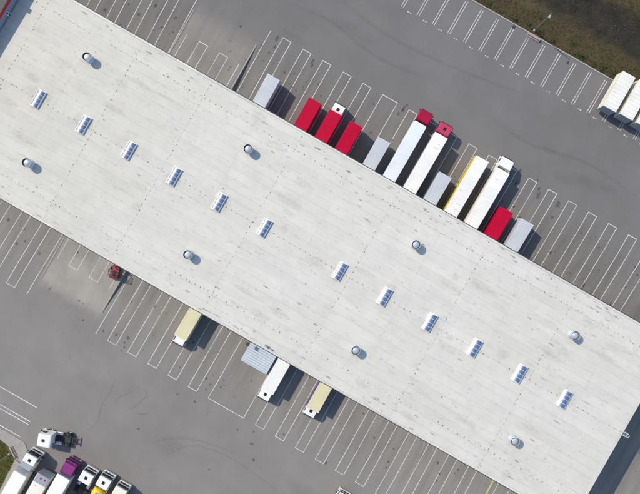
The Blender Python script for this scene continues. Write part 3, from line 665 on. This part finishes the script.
def cab(root, xf, wid=2.44, ln=2.15, top=3.15, paint_='white', hatch=True, floor=.95, visor='dark', rack=False, screen=.38):
    """cab-over cab; front plane at x = xf; parts hang from root"""
    hw = wid/2; P = M[paint_]
    tap = lambda x, z: 1 if z < 1.9 else 1 - .07*(z-1.9)/(top-1.9)
    prof = [(xf-ln,floor),(xf-ln,top-.10),(xf-ln+.25,top),(xf-.50,top),(xf-.26,top-.10),(xf-.02,1.85),(xf,1.75),(xf,floor)]
    m = MB(); m.prism(prof, -hw, hw, tap); c = m.build('cab', P, root, bevel=.10, seg=3)
    def fx(z): return xf - .26 + .24*(top-.10-z)/(top-.10-1.85)      # slanted screen
    za, zb = top-screen, 1.92
    m = MB(); g = .012
    m.slab((fx(zb)+g,-hw+.14,zb),(fx(zb)+g,hw-.14,zb),(fx(za)+g,(hw-.17)*tap(0,za),za),(fx(za)+g,-(hw-.17)*tap(0,za),za),.022); ws = m.build('windscreen', M['glass'], root)
    m = MB()
    for y in (-.55,.15): m.slab((fx(zb)+.045,y,zb+.02),(fx(zb)+.045,y+.03,zb+.02),(fx(zb+.42)+.045,y+.5,zb+.42),(fx(zb+.42)+.045,y+.47,zb+.42),.015)
    m.build('wiper', M['chassis'], ws)
    m = MB(); zv = top-screen+.18; m.slab((fx(zv-.14)+.03,-hw+.12,zv-.14),(fx(zv-.14)+.20,-hw+.18,zv-.16),(fx(zv-.14)+.20,hw-.18,zv-.16),(fx(zv-.14)+.03,hw-.12,zv-.14),.03)
    m.build('sun_visor', M['chassis'] if visor == 'dark' else P, root)
    m = MB(); 
    for k in range(4): m.box(xf+.008,xf+.04,-hw+.35,hw-.35,1.02+.15*k,1.12+.15*k)
    m.build('grille', M['chassis'], root)
    m = MB(); m.box(xf-.45,xf+.12,-hw+.02,hw-.02,.32,floor-.02); bp = m.build('bumper', P if visor != 'dark' else P, root, bevel=.06)
    for s in (-1,1):
        m = MB(); y = s*(hw-.32); m.box(xf+.10,xf+.14,y-.20,y+.20,.58,.80); m.build('headlight', M['lamp'], root, bevel=.015, seg=1)
        m = MB(); yo = s*(hw-.005); x0, x1 = xf-1.25, xf-.42
        k2 = tap(0,2.65); k1 = tap(0,1.95)
        q = [(x0,yo*k1,1.95),(x1+.10,yo*k1,1.95),(x1-.06,yo*k2,2.65),(x0,yo*k2,2.65)]
        if s > 0: q = q[::-1]
        m.slab(*q, .02); m.build('side_window', M['glass'], root)
        m = MB(); m.box(xf-1.30,xf-.36,min(s*hw,s*(hw+.012)),max(s*hw,s*(hw+.012)),1.05,1.85); d = m.build('door', P, root)
        m = MB(); m.box(xf-1.22,xf-1.02,min(s*(hw+.014),s*(hw+.05)),max(s*(hw+.014),s*(hw+.05)),1.55,1.60); m.build('handle', M['chassis'], d)
        m = MB(); ym = s*(hw+.10); zm = min(2.5, top-.45); m.tube((xf-.22,s*(hw-.10),zm+.05),(xf-.12,ym,zm),.02,n=6); m.box(xf-.17,xf-.08,ym-.09,ym+.09,zm-.55,zm); m.build('mirror', M['chassis'], root)
        m = MB(); 
        for k in range(3): m.box(xf-1.25+.03*k,xf-.75,min(s*(hw-.25),s*(hw-.02+.01*k)),max(s*(hw-.25),s*(hw-.02+.01*k)),.40+.24*k,.45+.24*k)
        m.build('step', M['chassis'], root)
    if hatch:
        m = MB(); m.box(xf-1.42,xf-.86,-.27,.27,top+.002,top+.06); h = m.build('roof_hatch', M['glass'], root, bevel=.02, seg=1)
    if rack:
        m = MB(); 
        for y in (-.7,-.25,.25,.7): m.box(xf-.62,xf-.42,y-.10,y+.10,top-.01,top+.10)
        m.build('roof_lamps', M['lamp'], root)
    return c
def tractor(name, label, u, v, rz_, paint_='white', top=3.15, deflector=None, hatch=True, ln=2.15, wid=2.44, length=5.9, visor='dark', group=None, rack=False, screen=.38, defl_from=.75, defl_h=.55):
    """origin on the ground at the front bumper; runs back along -x"""
    T = tag(empty(name, (u, v, 0), (0,0,rz_)), label, 'truck', group)
    cab(T, 0, wid, ln, top, paint_, hatch, visor=visor, rack=rack, screen=screen)
    m = MB()
    for s in (-1,1): m.box(-length,-.5,s*.42-.06,s*.42+.06,.72,.94)
    for x in (-2.6,-3.4,-4.5,-5.6): m.box(x-.06,x+.06,-.36,.36,.74,.90)
    m.tube((-1.3,-.95,.52),(-1.3,.95,.52),.07); m.box(-length-.03,-length+.08,-.85,.85,.70,.92); m.tube((-4.75,-.95,.52),(-4.75,.95,.52),.09); m.build('chassis', M['chassis'], T)
    for s in (-1,1):
        wheel(T, -1.3, s*1.06)
        for k, yy in enumerate((.78, 1.10)): wheel(T, -4.75, s*yy)
        m = MB(); m.prism([(-3.75,.45),(-3.75,1.0),(-2.5,1.0),(-2.5,.45)], min(s*.62,s*1.18), max(s*.62,s*1.18)); m.build('fuel_tank', M['alu'], T, bevel=.08)
        m = MB(); pts = [(-4.75+.66*math.cos(R(a)), .56+.62*math.sin(R(a))) for a in range(25, 156, 13)]
        q = pts + [(x, z-.03) for x, z in pts[::-1]]; m.prism(q, min(s*.66,s*1.24), max(s*.66,s*1.24)); m.build('mudguard', M['dark'], T)
        m = MB(); m.box(-length-.04,-length+.02,s*.62-.14,s*.62+.14,.78,.92); m.build('tail_light', M['lens_red'], T)
    m = MB(); m.prism([(-5.35,.98),(-5.25,1.12),(-4.3,1.16),(-4.15,.98)], -.46, .46); m.box(-4.7,-4.5,-.6,.6,.94,1.02); m.build('fifth_wheel', M['chassis'], T, bevel=.03, seg=1)
    m = MB(); m.box(-3.0,-2.45,-.45,.45,.95,1.35); m.tube((-2.55,.85,.9),(-2.55,.85,2.6),.08); m.tube((-3.2,-.3,1.05),(-3.2,.3,1.05),.16); m.tube((-3.6,-.3,1.05),(-3.6,.3,1.05),.16); m.box(-2.40,-2.30,-.9,.9,1.6,2.2); m.build('chassis_gear', M['chassis'], T)
    for y in (-.25, 0, .25):
        m = MB(); p = [(-2.3,y,1.9),(-2.6,y*1.3,1.5),(-3.0,y*1.2,1.45),(-3.3,y,1.2)]
        for a, b in zip(p, p[1:]): m.tube(a, b, .025, n=6)
        m.build('hose', M['dark' if y else 'red'], T)
    if deflector:
        d = MB(); hw = wid/2-.12; b = -ln
        d.prism([(b-.05,top-.08),(b+.05,top+defl_h),(b+.05+(-defl_from-b)*.35,top+defl_h*.87),(-defl_from,top+.02)], -hw, hw, lambda x, z: 1 - .06*(z-top)); d.build('roof_deflector', M[deflector], T, bevel=.06)
        for s in (-1,1):
            f = MB(); f.prism([(b-.55,1.1),(b-.48,top+.25),(b-.02,top+.1),(b-.02,1.1)], min(s*1.14,s*1.20), max(s*1.14,s*1.20)); f.build('side_fairing', M[deflector], T, bevel=.015, seg=1)
    return T
def ribs_roof(m, x0, x1, hw, z, step, h=.035, wr=.45):
    n = max(1, int((x1-x0)/step)); st = (x1-x0)/n
    for k in range(n): a = x0 + st*(k+.5); m.prism([(a-st*wr/2,z),(a-st*wr/2+.03,z+h),(a+st*wr/2-.03,z+h),(a+st*wr/2,z)], -hw+.04, hw-.04)
def box_body(root, x0, x1, wid, z0, z1, side, roofm, step=.6, sidestep=.6, front=None, h=.03, rounded=False, marks=0):
    hw = wid/2
    m = MB()
    if rounded:
        c = .30; pr = [(x0,-hw),(x1-c,-hw),(x1-.09,-hw+.09),(x1,-hw+c),(x1,hw-c),(x1-.09,hw-.09),(x1-c,hw),(x0,hw)]; n = len(pr)
        m.add([(x,y,z0) for x,y in pr]+[(x,y,z1-.03) for x,y in pr], [tuple(range(n-1,-1,-1)), tuple(range(n,2*n))]+[(i,(i+1)%n,(i+1)%n+n,i+n) for i in range(n)])
    else: m.box(x0,x1,-hw,hw,z0,z1-.03)
    n = int((x1-x0-.3)/sidestep)
    for s in (-1,1):
        for k in range(n):
            x = x0+.15+(x1-x0-.3-(.3 if rounded else 0))*(k+.5)/n; m.box(x-.05,x+.05,min(s*hw,s*(hw+.018)),max(s*hw,s*(hw+.018)),z0+.1,z1-.16)
    b = m.build('body', M[side], root)
    m = MB()
    if rounded:
        m.add([(x,y,z1-.028) for x,y in pr]+[(x*.999+.0,y*.985,z1) for x,y in pr], [tuple(range(n_-1,-1,-1)) for n_ in (8,)]+[tuple(range(8,16))]+[(i,(i+1)%8,(i+1)%8+8,i+8) for i in range(8)])
    else:
        m.box(x0-.01,x1+.01,-hw-.02,hw+.02,z1-.10,z1)
    ribs_roof(m, x0+.1, x1-(.35 if rounded else .1), hw, z1-.001, step, h)
    ro = m.build('roof', M[roofm], root)
    m = MB(); m.box(x1+.002,x1+.03,-hw+.06+(.25 if rounded else 0),hw-.06-(.25 if rounded else 0),z0+.05,z1-.16); m.build('front_wall', M[front or side], root)
    for s in (-1,1):
        m = MB(); m.box(x0-.05,x0-.004,min(s*.01,s*(hw-.03)),max(s*.01,s*(hw-.03)),z0+.03,z1-.12); d = m.build('rear_door', M[front or side], root)
        m = MB(); m.tube((x0-.075,s*.35,z0+.05),(x0-.075,s*.35,z1-.15),.022,n=6); m.build('locking_bar', M['steel'], d)
    for k in range(marks):
        m = MB(); x = rnd.uniform(x0+1, x1-1); y = rnd.uniform(-.6,.6); L = rnd.uniform(.15,.45); m.box(x,x+.05,y-L,y+L,z1+.02+h,z1+.026+h); m.build('roof_mark', M['greyside'], ro)
    return b
SW = 'swap bodies and box trailers at the docks'
def swap(label, u, v, rz_, color, roofm=None, tilt=0, z=0, length=7.15, wid=2.5, top=3.78, group=SW, step=.32, h=.045, legs=True, front=None):
    S = tag(empty('swap_body', (u, v, z), (0,-tilt,rz_)), label, 'container', group)
    box_body(S, 0, length, wid, 1.12, top, color, roofm or color, step, .4, h=h, front=front)
    m = MB(); 
    for s in (-1,1): m.box(.1,length-.1,s*.4-.07,s*.4+.07,.93,1.115)
    for k in range(6): m.box(.3+k*(length-.6)/5-.05,.3+k*(length-.6)/5+.05,-1.18,1.18,1.0,1.11)
    m.build('underframe', M['chassis'], S)
    for x in (.9, length-.9):
        for s in (-1,1):
            m = MB(); m.tube((x,s*1.12,.02),(x,s*1.12,1.1),.055,n=8); m.box(x-.13,x+.13,s*1.12-.13,s*1.12+.13,.0,.03); m.tube((x,s*1.12,.9),(x+.45*(1 if x < 3 else -1),s*.9,1.1),.03,n=6); m.build('leg', M['steel'], S)
    return S
SLOPE = math.atan(DEP/(TIPT-VT))
def semi_trailer(label, u, v, rz_, side, roofm, tilt=0, z=0, length=12.85, wid=2.5, top=3.95, group=None, marks=0, front=None, rounded=False, step=.62, name='semi_trailer', h=.012):
    S = tag(empty(name, (u, v, z), (0,-tilt,rz_)), label, 'trailer', group)
    box_body(S, 0, length, wid, 1.2, top, side, roofm, step, 1.2, front, h=h, marks=marks, rounded=rounded)
    m = MB()
    for s in (-1,1): m.box(.1,length-.4,s*.5-.06,s*.5+.06,.92,1.195)
    for x in (2.2,3.5,4.8): m.tube((x,-1.0,.52),(x,1.0,.52),.07)
    m.build('chassis', M['chassis'], S)
    for x in (2.2,3.5,4.8):
        for s in (-1,1): wheel(S, x, s*1.06)
    for s in (-1,1):
        m = MB(); m.box(length-4.0,length-3.86,s*.72-.07,s*.72+.07,.12 if tilt == 0 else .3,1.195); m.box(length-4.08,length-3.78,s*.72-.15,s*.72+.15,.06 if tilt == 0 else .26,.12 if tilt == 0 else .3); m.build('landing_leg', M['chassis'], S)
        m = MB(); m.box(5.8,length-4.2,min(s*1.17,s*1.20),max(s*1.17,s*1.20),.45,.95); m.build('side_guard', M['alu'], S)
        m = MB(); m.box(-.02,.04,s*.9-.2,s*.9+.2,.98,1.12); m.build('tail_light', M['lens_red'], S)
    m = MB(); m.box(.02,.14,-1.15,1.15,.42,.56); m.build('underrun_bar', M['chassis'], S)
    return S
UPV = R(90); DNV = R(-90)
RT = VT + .16; RB = VB - .16
# docked on the upper side
swap('silver corrugated box at the docks, alone left of the three red boxes', -22.5, RT, UPV, 'silver', tilt=SLOPE, z=-DEP+.01)
swap('red box, leftmost of the three red boxes at the docks', -13.85, RT, UPV, 'red', tilt=SLOPE, z=-DEP+.01, h=.02)
swap('red ribbed box between the red truck and a silver box', -5.3, RT, UPV, 'red', tilt=SLOPE, z=-DEP+.01, h=.04, step=.30)
swap('silver corrugated box between a red box and the pale trailer with bright red cab', .5, RT, UPV, 'silver', tilt=SLOPE, z=-DEP+.01)
swap('silver corrugated box between two white trailers at the docks', 13.3, RT, UPV, 'silver', tilt=SLOPE, z=-DEP+.01)
swap('red box between the all white semi truck and a silver box', 26.1, RT, UPV, 'red', tilt=SLOPE, z=-DEP+.01, h=.02)
swap('silver blue box, rightmost vehicle along the upper docks', 30.4, RT, UPV, 'silver', tilt=SLOPE, z=-DEP+.01)
TRT = math.atan(.80/11.3)
DK = 'semi trailers docked on the upper side'
semi_trailer('pale bluish white trailer hitched to the plain bright red cab', 4.75, RT, UPV, 'bluewhite', 'bluewhite', TRT, -DEP+.12, rounded=True, group=DK)
semi_trailer('white trailer hitched to the crimson cab with a roof hatch', 9.05, RT, UPV, 'white', 'whiteroof', TRT, -DEP+.12, marks=3, group=DK)
semi_trailer('white trailer with yellow side standing without a cab', 17.6, RT, UPV, 'yellow', 'whiteroof', TRT, -DEP+.12, marks=3, group=DK)
semi_trailer('white trailer hitched to the white cab at the upper docks', 21.9, RT, UPV, 'white', 'whiteroof', TRT, -DEP+.12, marks=1, group=DK)
TG = 'tractor units at the upper docks'
tractor('tractor_unit', 'bright red tractor cab in front of the pale bluish trailer', 4.8, 31.05, UPV, 'red_cab', 3.6, hatch=False, ln=2.2, wid=2.5, group=TG)
tractor('tractor_unit', 'crimson tractor cab with dark roof hatch before the white trailer', 9.05, 30.85, UPV, 'crimson', 3.5, ln=2.1, wid=2.5, group=TG)
tractor('tractor_unit', 'white tractor cab with roof deflector at the upper docks', 21.9, 31.0, UPV, 'white', 3.3, deflector='white', hatch=False, ln=2.15, wid=2.5, defl_from=.55, group=TG)

def rigid(label, u, v, rz_, body, roofm, blen, tilt, z, cabtop=2.75, cablen=1.75, wid=2.42, hatch=True, cabp='white', side=None, step=.62, top=3.72, gap=.12, h=.012, group='box trucks backed up to the docks'):
    """origin at the rear on the ground; box then cab"""
    S = tag(empty('box_truck', (u, v, z), (0,-tilt,rz_)), label, 'truck', group)
    box_body(S, 0, blen, wid, 1.05, top, side or body, roofm, step, .6, h=h)
    xf = blen + gap + cablen
    cab(S, xf, 2.25, cablen, cabtop, cabp, hatch, floor=.8)
    m = MB()
    for s in (-1,1): m.box(.2,xf-.4,s*.42-.06,s*.42+.06,.75,1.045)
    m.tube((1.9,-.9,.48),(1.9,.9,.48),.08); m.tube((xf-1.1,-.9,.48),(xf-1.1,.9,.48),.07); m.build('chassis', M['chassis'], S)
    for s in (-1,1):
        wheel(S, 1.9, s*1.0, .48, .92); wheel(S, 1.9, s*.70, .48, .92); wheel(S, xf-1.1, s*.98, .48, .92)
        m = MB(); m.box(3.0,xf-2.4,min(s*1.12,s*1.15),max(s*1.12,s*1.15),.45,.9); m.build('side_guard', M['alu'], S)
        m = MB(); m.box(-.03,.03,s*.9-.2,s*.9+.2,.80,.94); m.build('tail_light', M['lens_red'], S)
    return S
rigid('red box truck with white cab between two red boxes', -9.55, RT, UPV, 'red', 'red', 7.15, SLOPE, -DEP+.01, h=.02, wid=2.5)
rigid('cream box truck with low white cab, left on the lower side', -13.9, RB, DNV, 'cream', 'cream', 7.35, SLOPE, -DEP+.01, cabtop=2.45, cablen=1.45, hatch=False, step=.5, h=.02)
rigid('white box truck next to the blue corrugated canopy', 4.65, RB, DNV, 'white', 'whiteroof', 8.0, SLOPE, -DEP+.01, cablen=1.8)
rigid('cream roofed box truck with blue curtain side on the lower side', 13.4, RB, DNV, 'cream', 'cream', 6.85, SLOPE, -DEP+.01, side='blue', cablen=1.5, cabtop=2.65)

# box bodies parked across the yard at the kerb
FG = 'white box bodies parked by the verge'
swap('cream sided white box by the verge, leftmost of its row', 33.05, 47.5, UPV, 'creamwhite', 'creamroof', top=3.95, step=.64, h=.05, group=FG, front='greyside')
swap('white box by the verge, middle of its row', 36.4, 47.7, UPV, 'creamwhite', 'creamroof', top=3.95, step=.64, h=.05, group=FG, front='greyside')
swap('white box by the verge at the right picture edge', 39.75, 47.8, UPV, 'creamwhite', 'creamroof', top=3.95, step=.64, h=.05, group=FG, front='greyside')

# row in the near corner, noses to the yard
NG = 'trucks parked in the lower left corner row'
tractor('tractor_unit', 'large white tractor cab with deflector beside the pavement corner', -26.55, -58.5, UPV, 'white', 3.4, deflector='greyside', ln=2.75, defl_from=1.75, defl_h=.35, length=6.2, group=NG)
semi_trailer('long white trailer hitched behind the large cab by the pavement', -26.65, -75.3, UPV, 'white', 'whiteroof', length=13.0, group=NG)
semi_trailer('white trailer with patched roof and grey front, no cab', -22.8, -73.6, UPV, 'creamwhite', 'creamwhite', length=13.0, top=3.85, group=NG, front='greyside', marks=6)
m = MB(); 
tractor('tractor_unit', 'magenta tractor cab in the lower left row', -19.75, -56.45, UPV, 'magenta', 3.4, hatch=False, ln=2.2, visor='body', screen=.80, group=NG)
semi_trailer('white trailer hitched to the magenta cab', -19.6, -71.9, UPV, 'white', 'whiteroof', length=13.0, group=NG, front='greyside')
tractor('tractor_unit', 'white tractor without a trailer beside the magenta cab', -16.15, -56.4, UPV, 'white', 3.0, ln=2.2, group=NG)
tractor('tractor_unit', 'white tractor cab pulling the yellow tank', -12.95, -55.6, UPV, 'white', 3.0, ln=2.2, group=NG, rack=False)
tractor('tractor_unit', 'cream topped tractor cab, rightmost of the corner row', -9.55, -55.8, UPV, 'creamwhite', 3.0, hatch=False, ln=2.3, group=NG)
# yellow tank trailer behind the fifth cab
TK = tag(empty('tank_trailer', (-12.95, -58.15, 0), (0,0,UPV)), 'yellow tank trailer behind a white cab, cut by the lower picture edge', 'trailer', NG)
m = MB(); pr = [(.001,0)]+[(1.15*math.sin(R(a)), .45*(1-math.cos(R(a)))) for a in range(15, 91, 15)]+[(1.15,9.5),(1.0,9.8),(.001,9.9)]
n = 24; vs_ = [(-h, r*math.cos(2*math.pi*i/n), 2.15+r*math.sin(2*math.pi*i/n)*.95) for r, h in pr for i in range(n)]
m.add(vs_, [(k*n+i, k*n+(i+1)%n, (k+1)*n+(i+1)%n, (k+1)*n+i) for k in range(len(pr)-1) for i in range(n)]); m.build('tank', M['yellow'], TK, smooth=True)
m = MB(); m.box(-9.0,-.6,-.35,.35,3.23,3.27); m.build('walkway', M['steel'], TK)
m = MB(); [m.box(-9.4,-.4,s*.5-.08,s*.5+.08,.95,1.25) for s in (-1,1)]; m.build('chassis', M['chassis'], TK)
for x in (-8.6,-7.3,-6.0):
    for s in (-1,1): wheel(TK, x, s*1.06)
semi_trailer('cream trailer behind the rightmost cab, at the lower picture edge', -9.55, -71.4, UPV, 'creamwhite', 'creamwhite', length=13.0, group=NG)
# lamps on the patched trailer's front roof edge come as parts of that trailer
for o in list(bpy.data.objects):
    if o.get('label') == 'white trailer with patched roof and grey front, no cab':
        m = MB(); m.box(11.4,13.05,-1.2,1.2,3.865,3.93); m.build('roof_cap', M['greyside'], o, bevel=.03, seg=1)
        for y in (-.55, .25): m = MB(); m.box(12.3,12.6,y-.12,y+.12,3.932,4.05); m.build('marker_lamp', M['lens_red'], o, bevel=.03, seg=1)
# lone tractor out in the yard
tractor('tractor_unit', 'lone white tractor with bare chassis standing across the corner row', -27.25, -55.65, R(200), 'white', 3.45, ln=2.5, wid=2.5, length=6.3, visor='body')
# a white truck nose at the lower edge
tractor('tractor_unit', 'white truck nose peeping in at the lower picture edge', 26.45, -36.95, UPV, 'white', 2.9, ln=2.0, visor='body')

# small red forklift by the wall
FK = tag(empty('forklift', (-30.75, -22.75, 0), (0,0,R(112))), 'dull red forklift parked by the lower wall beside the ramp wedge', 'forklift')
FK.scale = (1.12, 1.45, 1.1)
m = MB(); m.prism([(-1.05,.35),(-1.15,.95),(-.75,1.1),(-.1,1.0),(0,.55),(.75,.5),(.75,.28),(-.9,.28)], -.55, .55); m.build('body', M['darkred'], FK, bevel=.05)
m = MB(); 
for x in (-.75,.45):
    for y in (-.5,.5): m.tube((x,y,.9 if x < 0 else .5),(x*.85,y*.92,2.1),.035,n=6)
for k in range(6): m.box(-.66+.2*k,-.60+.2*k,-.5,.5,2.1,2.14)
for y in (-.5,.44): m.box(-.68,.42,y,y+.06,2.09,2.15)
m.build('overhead_guard', M['chassis'], FK)
m = MB(); m.box(-.5,0,-.25,.25,1.0,1.12); m.box(-.6,-.48,-.25,.25,1.05,1.5); m.build('seat', M['dark'], FK, bevel=.03, seg=1)
m = MB(); 
for y in (-.32,.24): m.box(.80,.90,y,y+.08,.1,2.2)
m.box(.80,.90,-.24,.24,.5,.58); m.box(.80,.90,-.24,.24,2.1,2.18); m.box(.90,.95,-.5,.5,.15,.55); m.build('mast', M['darkred'], FK)
for y in (-.35,.25): m = MB(); m.box(.95,2.0,y,y+.10,.08,.13); m.build('fork', M['chassis'], FK)
for x, s_ in ((.5,.6),(-.75,.5)):
    for s in (-1,1): wheel(FK, x, s*.55, .52*s_, s_)

# ------------------------------------------------------------------ light masts and guard blocks
def mast(label, u, v, h, z=.1):
    L = tag(empty('light_mast', (u, v, z)), label, 'lamp post', 'light masts')
    m = MB(); m.tube((0,0,0),(0,0,h),.10,.055,n=12); m.build('pole', M['steel'], L)
    m = MB(); m.box(-.22,.22,-.22,.22,0,.05); m.lathe([(.16,.05),(.16,.35),(.11,.38)],12); m.build('base_plate', M['steel'], L)
    m = MB(); m.tube((0,0,h-.1),(0,-.55,h+.05),.04,n=8); m.build('arm', M['steel'], L)
    m = MB(); m.box(-.17,.17,-1.0,-.45,h,h+.12); hd = m.build('lamp_head', M['greyside'], L, bevel=.03, seg=1)
    m = MB(); m.box(-.13,.13,-.95,-.5,h-.012,h-.002); m.build('lens', M['lamp'], hd)
mast('slim grey light mast on the verge behind a concrete block', 14.7, 54.75, 9.0)
mast('slim grey light mast on the lawn behind a tilted concrete block', -31.1, -62.15, 6.8, .12)
def guard(label, u, v, rz_, L, z):
    G = MB(); G.prism([(-.34,0),(-.34,.18),(-.16,.34),(-.11,.62),(.11,.62),(.16,.34),(.34,.18),(.34,0)], -L/2, L/2)
    return tag(put('guard_block', G.mesh('guard_block', M['concrete_pink'], bevel=.02, seg=1), None, (u, v, z), (0,0,rz_)), label, 'barrier', 'concrete guard blocks')
guard('pinkish concrete guard block at the kerb before the verge mast', 15.2, 53.55, R(90), 2.6, .0)
guard('pinkish concrete guard block on the pavement before the lawn mast', -30.7, -61.35, R(56), 2.1, .12)
